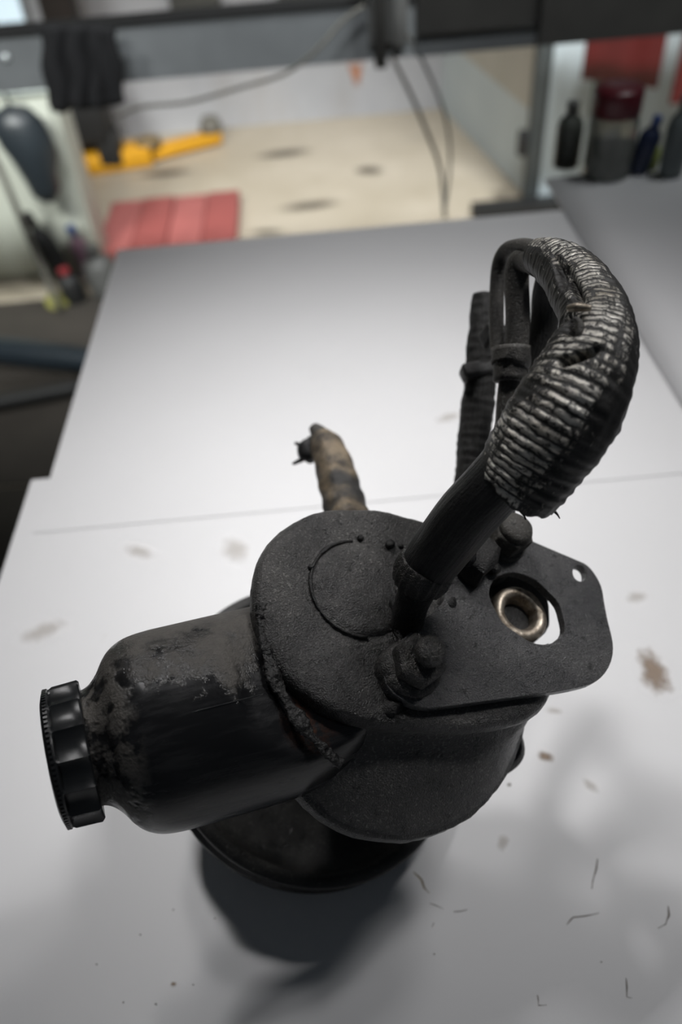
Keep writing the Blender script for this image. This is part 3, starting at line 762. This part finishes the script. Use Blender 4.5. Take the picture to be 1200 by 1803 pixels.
bh = sweep([LQ(*p) for p in t5], [.0058, .0076, .0082, .0084, .0080, .0076, .007], 28, lambda t, a, L: 1+.012*math.sin(L*1400)+.10*noise.noise(Vector((math.cos(a)*2, math.sin(a)*2, L*90)))+.07*noise.noise(Vector((math.cos(a)*4, math.sin(a)*4, L*300))), sub=24)
link('ribbed_hose', bh, M_hose2, pump)
bm = bmesh.new(); box_bm(bm, LQ(848, 652, .400), (.0225, .008, .0085), Matrix.Rotation(R(10), 3, 'Y'), .002)
me = bm_mesh(bm); displace_mesh(me, .001, 200); link('hose_clip', me, M_dark, pump)
bm = bmesh.new(); box_bm(bm, LQ(868, 590, .385), (.010, .009, .012), None, .002)
link('hose_clip', bm_mesh(bm), M_dark, pump)

# cracked tan hose stub behind the body
st = [(618, 930, .395), (604, 880, .412), (592, 835, .425), (578, 795, .436), (566, 772, .444)]
sm2 = sweep([LQ(*p) for p in st], [.0112, .0108, .0106, .0096, .0072], 36, lambda t, a, L: 1+.10*noise.noise(Vector((math.cos(a)*1.8, math.sin(a)*1.8, L*70)))+.035*math.sin(L*420), sub=10); link('hose_stub', sm2, M_stub, pump)
link('stub_tip', sweep([LQ(572, 785, .442), LQ(562, 765, .446), LQ(552, 752, .449)], [.0062, .0052, .0030], 20, sub=6), M_dust, pump)
cb = sweep([LQ(552, 772, .446), LQ(540, 792, .444), LQ(548, 808, .440)], [.0034, .0052, .0036], 16, sub=6); displace_mesh(cb, .0012, 200); cs = link('spring_clip', cb, M_black, pump)
for pts_ in ([(545, 790, .445), (530, 784, .446), (519, 780, .447)], [(542, 803, .442), (528, 811, .443), (515, 817, .444)]):
    link('clip_tang', sweep([LQ(*p) for p in pts_], [.0020, .0014, .0008], 8, sub=4), M_black, cs)

# ------------------------------------------------------------------ things behind the bench
def thing_mesh(name, me, mat, label, cat, loc=None, **kw):
    o = link(name, me, mat, **kw); o['label'] = label; o['category'] = cat
    if loc is not None: o.location = tuple(float(k) for k in loc)
    return o
# steel beam across, with a dark top flange
yb = 1.70; bz0 = -.0395; bz1 = .055
beam = empty('steel_beam', (.0, yb, bz0), 'grey steel beam crossing the top of the picture', 'beam')
xr = PY(735, 60, yb)[0]
box('web', (-2.2, yb, bz0), (xr, yb+.02, bz1), M_beam, beam, off=(0, yb, bz0))
box('top_flange', (-2.2, yb-.004, bz1-.002), (xr, yb+.06, bz1+.006), M_black, beam, off=(0, yb, bz0))
bo = PY(11, 101, yb); o = link('bolt', lathe([(0, 0), (.007, 0), (.006, .004), (0, .005)], 16), plain('bright_bolt', (.7, .75, .75), .3, .5), beam)
o.rotation_euler = (R(90), 0, 0); o.location = (bo[0], bo[1]-yb-.0, bo[2]-bz0)
for x_ in (-1.8, 1.0):
    pass
# bracket with hanging cords
pb = PY(640, 112, yb-.02); pb2 = PY(735, 0, yb-.02)
br = empty('beam_bracket', (pb[0]+.03, yb-.02, pb[2]), 'grey steel bracket clamped on the beam where the cords hang', 'bracket')
off = (pb[0]+.03, yb-.02, pb[2])
box('bracket_plate', (pb[0]+.012, yb-.02, pb[2]+.03), (pb[0]+.085, yb+.0, .16), M_gst, br, .003, off=off)
box('bracket_leg', (pb[0]+.020, yb-.045, pb[2]-.005), (pb[0]+.042, yb-.022, .16), M_chan, br, .002, off=off)
box('bracket_leg', (pb[0]+.055, yb-.050, pb[2]+.03), (pb[0]+.072, yb-.022, .16), M_gst, br, .002, off=off)
def cord(px, label, r_=.004, name='dangling_rope', cat='rope'):
    pts = [PY(a, b, y) for a, b, y in px]; c = pts[0]
    return thing_mesh(name, sweep([p-c for p in pts], r_, 8, sub=8), M_cord, label, cat, loc=c)
cord([(690, 100, 1.66), (722, 165, 1.66), (750, 230, 1.66), (775, 300, 1.66), (783, 385, 1.62)], 'longer grey cord hanging from the bracket over the cream floor')
cord([(716, 60, 1.645), (745, 110, 1.62), (782, 200, 1.62), (792, 280, 1.62), (782, 380, 1.60)], 'right-hand thin cord hanging from the bracket, bowing to the right', .003)
cord([(204, 206, 1.62), (250, 188, 1.62), (330, 180, 1.62), (420, 155, 1.62), (500, 130, 1.62), (555, 90, 1.62), (600, 40, 1.645), (640, 10, 1.66)], 'slack grey cable sagging from the black cloth to the bracket', .0035, 'slack_cable', 'cable')
# dark channel at the right end
dz0 = PY(1100, 68, 1.55); 
ch = empty('steel_channel', (.5, 1.55, dz0[2]), 'almost black steel channel along the top right corner', 'beam')
xa = PY(735, 20, 1.55)[0]; xm = PY(950, 60, 1.55)[0]
off = (.5, 1.55, dz0[2])
box('channel_web', (xm, 1.55, dz0[2]), (1.6, 1.58, dz0[2]+.2), M_chan, ch, off=off)
box('channel_web', (xa, 1.56, PY(735, 62, 1.56)[2]), (xm+.02, 1.59, dz0[2]+.2), M_chan, ch, off=off)
box('lower_lip', (xa, 1.575, PY(840, 92, 1.57)[2]), (xm+.03, 1.60, PY(840, 58, 1.57)[2]), M_beam, ch, off=off)
# black cloth folded over the beam
def cloth(px0, px1, pyt, pyb, y, amp, seed):
    nx, nz = 30, 14; vs = []; fs = []
    for j in range(nz+1):
        for i in range(nx+1):
            u_, v_ = i/nx, j/nz
            a = PY(px0[0]+(px1[0]-px0[0])*u_, pyt, y); b = PY(px0[1]+(px1[1]-px0[1])*u_, pyb+12*noise.noise(Vector((u_*4, seed, 0))), y)
            p = a*(1-v_)+b*v_; p[1] += amp*math.sin(u_*19+seed+v_)*(.3+v_); p[0] += .004*math.sin(9*v_+u_*4); vs.append(p)
    for j in range(nz):
        for i in range(nx): a = j*(nx+1)+i; fs.append((a, a+1, a+nx+2, a+nx+1))
    return vs, fs
vs, fs = cloth((66, 92), (196, 196), 42, 186, 1.665, .010, 1.0)
c = vs[0]; ck = thing_mesh('hanging_cloth', mesh([v-c for v in vs], fs), M_blackcl, 'wide black cloth hanging folded over the grey beam', 'cloth', c)
s_ = ck.modifiers.new('th', 'SOLIDIFY'); s_.thickness = .012
vs, fs = cloth((180, 192), (199, 217), 48, 180, 1.635, .004, 2.0)
c = vs[0]; ck = thing_mesh('hanging_strap', mesh([v-c for v in vs], fs), M_blackcl, 'narrow black strap hanging just right of the black cloth', 'strap', c)
s_ = ck.modifiers.new('th', 'SOLIDIFY'); s_.thickness = .010
# lift column with yellow arm
lc = PZ(180, 292, FZ)
lift = empty('lift_column', (lc[0], lc[1], FZ), 'black lift column on a yellow arm, rising behind the beam', 'lift')
off = (lc[0], lc[1], FZ)
xw = .10
box('column', (lc[0]-.07, lc[1]-.03, FZ+.06), (lc[0]+.05, lc[1]+.09, 1.4), plain('dark_brown_column', (.020, .014, .011), .6), lift, .01, off=off)
box('carriage', (lc[0]-.10, lc[1]-.12, FZ+.12), (lc[0]+.09, lc[1]+.06, FZ+.36), M_black, lift, .03, off=off)
box('carriage_foot', (lc[0]+.02, lc[1]-.10, FZ+.03), (lc[0]+.11, lc[1]+.0, FZ+.16), M_black, lift, .01, off=off)
ya = PZ(145, 303, FZ); yb_ = PZ(268, 283, FZ); yc = PZ(388, 252, FZ)
def bar(name, a, b, w_, z0, z1, mat, par, off):
    d = np.array(b[:2])-np.array(a[:2]); L = np.linalg.norm(d); c = (np.array(a[:2])+np.array(b[:2]))/2
    bm = bmesh.new(); box_bm(bm, (c[0]-off[0], c[1]-off[1], (z0+z1)/2-off[2]), (L, w_, z1-z0), Matrix.Rotation(math.atan2(d[1], d[0]), 3, 'Z'), .008)
    return sharp(link(name, bm_mesh(bm), mat, par))
bar('lift_arm', ya, yb_, .13, FZ, FZ+.075, M_yel, lift, off); bar('arm_extension', yb_, yc, .075, FZ+.01, FZ+.055, M_yel, lift, off)
o = link('arm_pad', lathe([(0, 0), (.05, 0), (.05, .02), (.035, .055), (0, .06)], 20), plain('grey_pad', (.12, .11, .09)), lift); o.location = (yc[0]-off[0]-.03, yc[1]-off[1], .055)
o = link('arm_pivot', lathe([(0, 0), (.055, 0), (.055, .03), (.03, .04), (0, .04)], 20), plain('rusty_pivot', (.16, .11, .05)), lift); o.location = (yb_[0]-off[0], yb_[1]-off[1], .06)
# panels on the far wall above the beam
for a, b, lab in ((300, 390, 'dark panel leaning on the far wall, nearer the lift column'), (492, 610, 'dark panel leaning on the far wall, next to the bracket')):
    p0 = PY(a, 20, 3.8); p1 = PY(b, 20, 3.8)
    o = empty('wall_panel', (p0[0], 3.8, FZ), lab, 'panel')
    box('panel', (p0[0], 3.80, FZ+.32), (p1[0], 3.84, .7), plain('dark_grey_panel', (.07, .07, .065)), o, .004, off=(p0[0], 3.8, FZ))
    box('panel_rail', (p0[0], 3.79, FZ+.30), (p1[0], 3.83, FZ+.34), M_gst, o, .004, off=(p0[0], 3.8, FZ))
# orange stain on the far wall
o = stain([(600, 104), (645, 104), (642, 140), (636, 162), (622, 160), (616, 138)], mat_stain('orange_rust_run', (.50, .20, .09), .8), parent=None, name='rust_run')
cw = PY(625, 130, 3.855)
bm = bmesh.new(); me = o.data
p_ = [PY(a, b, 3.855)-cw for a, b in [(602, 100), (648, 100), (642, 140), (636, 162), (622, 160), (616, 138)]]
for i, v in enumerate(p_): me.vertices[i+1].co = Vector(v)
me.vertices[0].co = (0, 0, 0); o.location = cw; o.parent = bpy.data.objects['wall_back']
bm.free()
M_smear = mat_stain('tyre_smear', (.10, .085, .065), .75)
for pts_ in (blob(500, 270, 75, 11, -.12), blob(545, 362, 80, 12, -.12), blob(290, 305, 70, 9, -.1), blob(650, 300, 40, 12), blob(470, 408, 45, 8, -.05)):
    o = stain(pts_, M_smear, z=FZ+.0015, parent=None, name='tyre_smear'); o.parent = bpy.data.objects['floor']
# red mat block
ra, rb, rc = PZ(172, 372, FZ), PZ(425, 352, FZ), PZ(425, 418, FZ)
rd = empty('red_floor_board', (ra[0], rc[1], FZ), 'faded red board lying on the cream floor behind the bench', 'board')
off = (ra[0], rc[1], FZ)
xs = np.linspace(ra[0]+.07, rb[0], 5)
for i in range(4): box('plank', (xs[i]+.002, rc[1]-.12, FZ), (xs[i+1]-.002, rb[1]-.02, FZ+.045+.004*(i % 2)), [M_redm, plain('darker_red_plastic', (.28, .07, .062), var=.2)][i % 2], rd, .004, off=off)
# cream cabinet on the left
xc = PZ(190, 468, FZ); tzz = -.262
cab = empty('cream_cabinet', (xc[0]-.3, 2.55, FZ), 'cream metal cabinet standing at the far left behind the bench', 'cabinet')
off = (xc[0]-.3, 2.55, FZ)
box('cabinet_body', (-1.9, 2.56, FZ), (xc[0]-.005, 2.72, tzz-.015), M_cream, cab, .01, off=off)
box('cabinet_top', (-.9, 2.54, tzz-.015), (xc[0]+.0, 2.74, tzz), plain('pale_cabinet_top', (.66, .72, .68), .4), cab, .006, off=off)
box('cabinet_door', (-1.3, 2.545, FZ+.03), (xc[0]-.02, 2.558, tzz-.03), M_cream, cab, .004, off=off)
# black helmet-like bag hanging on the cabinet
bc = PY(48, 255, 2.46)
bagm = lathe([(0, -.20), (.030, -.20), (.055, -.17), (.062, -.12), (.085, -.05), (.098, .02), (.092, .08), (.060, .12), (.020, .135), (0, .135)], 28); displace_mesh(bagm, .02, 9)
bag = thing_mesh('hanging_bag', bagm, plain('dark_blue_black_vinyl', (.020, .026, .031), .4, scale=8, var=.5), 'dark blue-black bag hanging on the front of the cream cabinet', 'bag', bc); bag.scale = (.8, .62, .8); bag.rotation_euler = (0, R(-6), 0)
link('strap', sweep([(0, 0, .12), (-.01, .04, .19), (-.01, .115, .235), (0, .14, .17)], .006, 8, sub=6), M_blackcl, bag)
# leaning stick
a = PY(0, 300, 2.42); b = np.array([PY(66, 400, 2.35)[0], 2.30, FZ])
thing_mesh('leaning_pole', sweep([np.zeros(3), (a-b)*.5, (a-b)*1.15], .010, 12, sub=4), M_cord, 'thin grey pole leaning against the cream cabinet', 'pole', b+np.array([0, 0, .008]))
# bottles and tools on the floor by the cabinet
def bottle(name, px, py, y, h, r_, mat, capmat, label, cat='bottle', tilt=0, group=None):
    base_ = np.array([PY(px, py, 2.46)[0], y or 2.46, FZ]) if np.isscalar(y) or y is None else np.array(y)
    o = empty(name, base_, label, cat, group); o.rotation_euler = (0, R(tilt), 0)
    link('body', lathe([(0, 0), (r_*.92, 0), (r_, h*.03), (r_, h*.62), (r_*.85, h*.72), (r_*.42, h*.80), (r_*.38, h*.84), (0, h*.84)], 24), mat, o)
    link('lid', lathe([(0, h*.83), (r_*.46, h*.83), (r_*.46, h*.98), (r_*.38, h), (0, h)], 20), capmat, o)
    return o
M_blue = plain('blue_plastic', (.02, .055, .20), .4); M_mag = plain('magenta_plastic', (.22, .06, .12), .4); M_redp = plain('red_plastic', (.30, .03, .035), .4); M_gry = plain('grey_plastic', (.10, .10, .095), .5)
bottle('spray_bottle', 104, 444, 2.47, .27, .034, M_black, M_black, 'tall black bottle, leftmost of those at the cabinet corner', tilt=-14)
bottle('spray_can', 144, 440, 2.50, .20, .030, plain('mauve_can', (.16, .09, .12), .35), M_blue, 'slim can with a blue lid beside the cream cabinet corner', 'can', tilt=-8)
bottle('squat_bottle', 132, 466, 2.37, .12, .036, M_black, M_redp, 'low black bottle with a red lid before the others at the corner', tilt=-6)
bottle('oil_can', 186, 462, 2.40, .17, .050, M_gry, M_gry, 'grey rounded can at the corner, nearest the red board', 'can', tilt=-5)
rg = np.array([PY(93, 478, 2.42)[0], 2.35, FZ+.001]); me = lathe([(0, 0), (.036, 0), (.040, .01), (.030, .03), (.015, .035), (0, .03)], 28); displace_mesh(me, .02, 18)
thing_mesh('yellow_rag', me, plain('yellow_green_cloth', (.26, .25, .07), .9), 'crumpled yellow-green rag on the floor by the bottles', 'rag', rg+np.array([0, 0, .004]))
# dark mat and blue tube beside the bench
mt = empty('rubber_mat', (-.9, 1.4, FZ), 'dark brown rubber matting on the floor left of the bench', 'mat')
for i, yy in enumerate(np.arange(.1, 2.3, .46)):
    box('mat_strip', (-2.6, yy+.004, FZ+.0005), (-.26, yy+.456, FZ+.008), M_tarp, mt, .003, off=(-.9, 1.4, FZ))
a, b = PZ(-40, 612, FZ+.0495), PZ(200, 640, FZ+.0495)
tube = thing_mesh('blue_tube', sweep([np.zeros(3), (b-a)*.5, b-a], [.038, .040, .030], 20, sub=4), M_bluetube, 'dark blue tube lying on the rubber matting left of the bench', 'tube', a)
a, b = PZ(-60, 720, FZ+.031), PZ(150, 680, FZ+.031)
thing_mesh('black_tube', sweep([np.zeros(3), (b-a)*.5, b-a], .022, 16, sub=4), M_black, 'black tube lying on the matting in front of the blue tube', 'tube', a)

# right: door post, banner, jars on the side bench
dp = PZ(932, 352, FZ)
post = empty('door_post', (dp[0], dp[1], FZ), 'dark grey door post with a latch left of the pale column', 'post')
off = (dp[0], dp[1], FZ)
box('post', (dp[0]-.035, dp[1]-.05, FZ), (dp[0]+.012, dp[1]+.0, 1.5), plain('dark_grey_post', (.075, .085, .085)), post, .004, off=off)
hz = PY(921, 252, dp[1]-.07)
box('latch', (hz[0]-.018, dp[1]-.09, hz[2]-.04), (hz[0]+.018, dp[1]-.05, hz[2]+.04), M_black, post, .006, off=off)
ybn = c0[1]+.10
a, b = PY(1032, 82, ybn-.35), PY(1158, 155, ybn-.35)
vs = []; fs = []; nx = 16
for j in range(6):
    for i in range(nx+1):
        u_ = i/nx; top = a[2]+.25; bot = PY(1032+126*u_, 140+18*u_, ybn-.35)[2]
        vs.append((a[0]+(b[0]-a[0])*u_, .012*math.sin(u_*9), bot+(top-bot)*j/5-a[2]))
vs = [(v[0]-a[0], v[1], v[2]) for v in vs]
for j in range(5):
    for i in range(nx): k = j*(nx+1)+i; fs.append((k, k+1, k+nx+2, k+nx+1))
bn = thing_mesh('red_banner', mesh(vs, fs), M_red, 'dark red cloth hanging beyond the lidded jar', 'banner', (a[0], ybn-.35, a[2])); s_ = bn.modifiers.new('th', 'SOLIDIFY'); s_.thickness = .006
a2 = PY(1192, 110, ybn-.35); b2_ = PY(1192, 180, ybn-.35)
box_ = box('red_banner', (a2[0], ybn-.36, b2_[2]), (a2[0]+.3, ybn-.35, b2_[2]+.6), M_red); box_['label'] = 'second red cloth, cut by the right edge of the picture'; box_['category'] = 'banner'
# white curved sheet behind the jar
sx = PY(1110, 250, 1.55)
def at_bench(px, py): p = PZ(px, py, .0); t = max(0, (p[0]-.3)/.5); return PZ(px, py, .0030+.035*t**1.3)
jb = at_bench(1066, 306)
jar = empty('storage_jar', jb, 'clear jar of dark odds and ends with a dark red lid on the side bench', 'jar')
gl = NT('cloudy_jar_glass'); gl.set((.30, .31, .28), .12, 0, .5); gl.b.inputs['Transmission Weight'].default_value = .55; gl.bump(gl.noise(30), .1, .002)
k = proj_.__call__(MI@(jb-O))[2]/F
hj = .100; rj = 41*k
link('jar_body', lathe([(0, 0), (rj*.94, 0), (rj, .004), (rj, hj*.62), (rj*.93, hj*.69), (rj*.90, hj*.72), (0, hj*.72)], 40), gl.m, jar)
link('contents', lathe([(0, .002), (rj*.85, .002), (rj*.88, hj*.30), (rj*.6, hj*.42), (0, hj*.36)], 24), plain('dark_contents', (.05, .048, .042), .5, var=.8, scale=60), jar)
link('lid', lathe([(0, hj*.70), (rj*.93, hj*.70), (rj*.97, hj*.73), (rj*.97, hj*.96), (rj*.9, hj), (0, hj)], 40), plain('dark_red_lid', (.085, .006, .012), .35), jar)
p_ = at_bench(995, 292); bottle('grease_bottle', 0, 0, p_, .078, .016, plain('grey_green_bottle', (.06, .065, .055), .4), M_gry, 'small grey-green bottle left of the lidded jar', tilt=0)
p_ = at_bench(1120, 303); bottle('blue_bottle', 0, 0, p_, .066, .013, plain('navy_plastic', (.008, .016, .05), .4), M_blue, 'small navy bottle right of the lidded jar', tilt=12)
p_ = at_bench(1178, 308); bottle('grey_tube', 0, 0, p_, .090, .014, plain('slate_tube', (.11, .13, .13), .5), M_gry, 'tall slate grey bottle at the right edge of the side bench')
p_ = at_bench(1143, 296); me = lathe([(0, 0), (.008, 0), (.009, .003), (.009, .022), (.006, .026), (0, .027)], 16)
thing_mesh('small_cap', me, plain('lime_plastic', (.25, .30, .05), .4), 'tiny lime plastic cap between the navy bottle and the slate bottle', 'cap', p_)
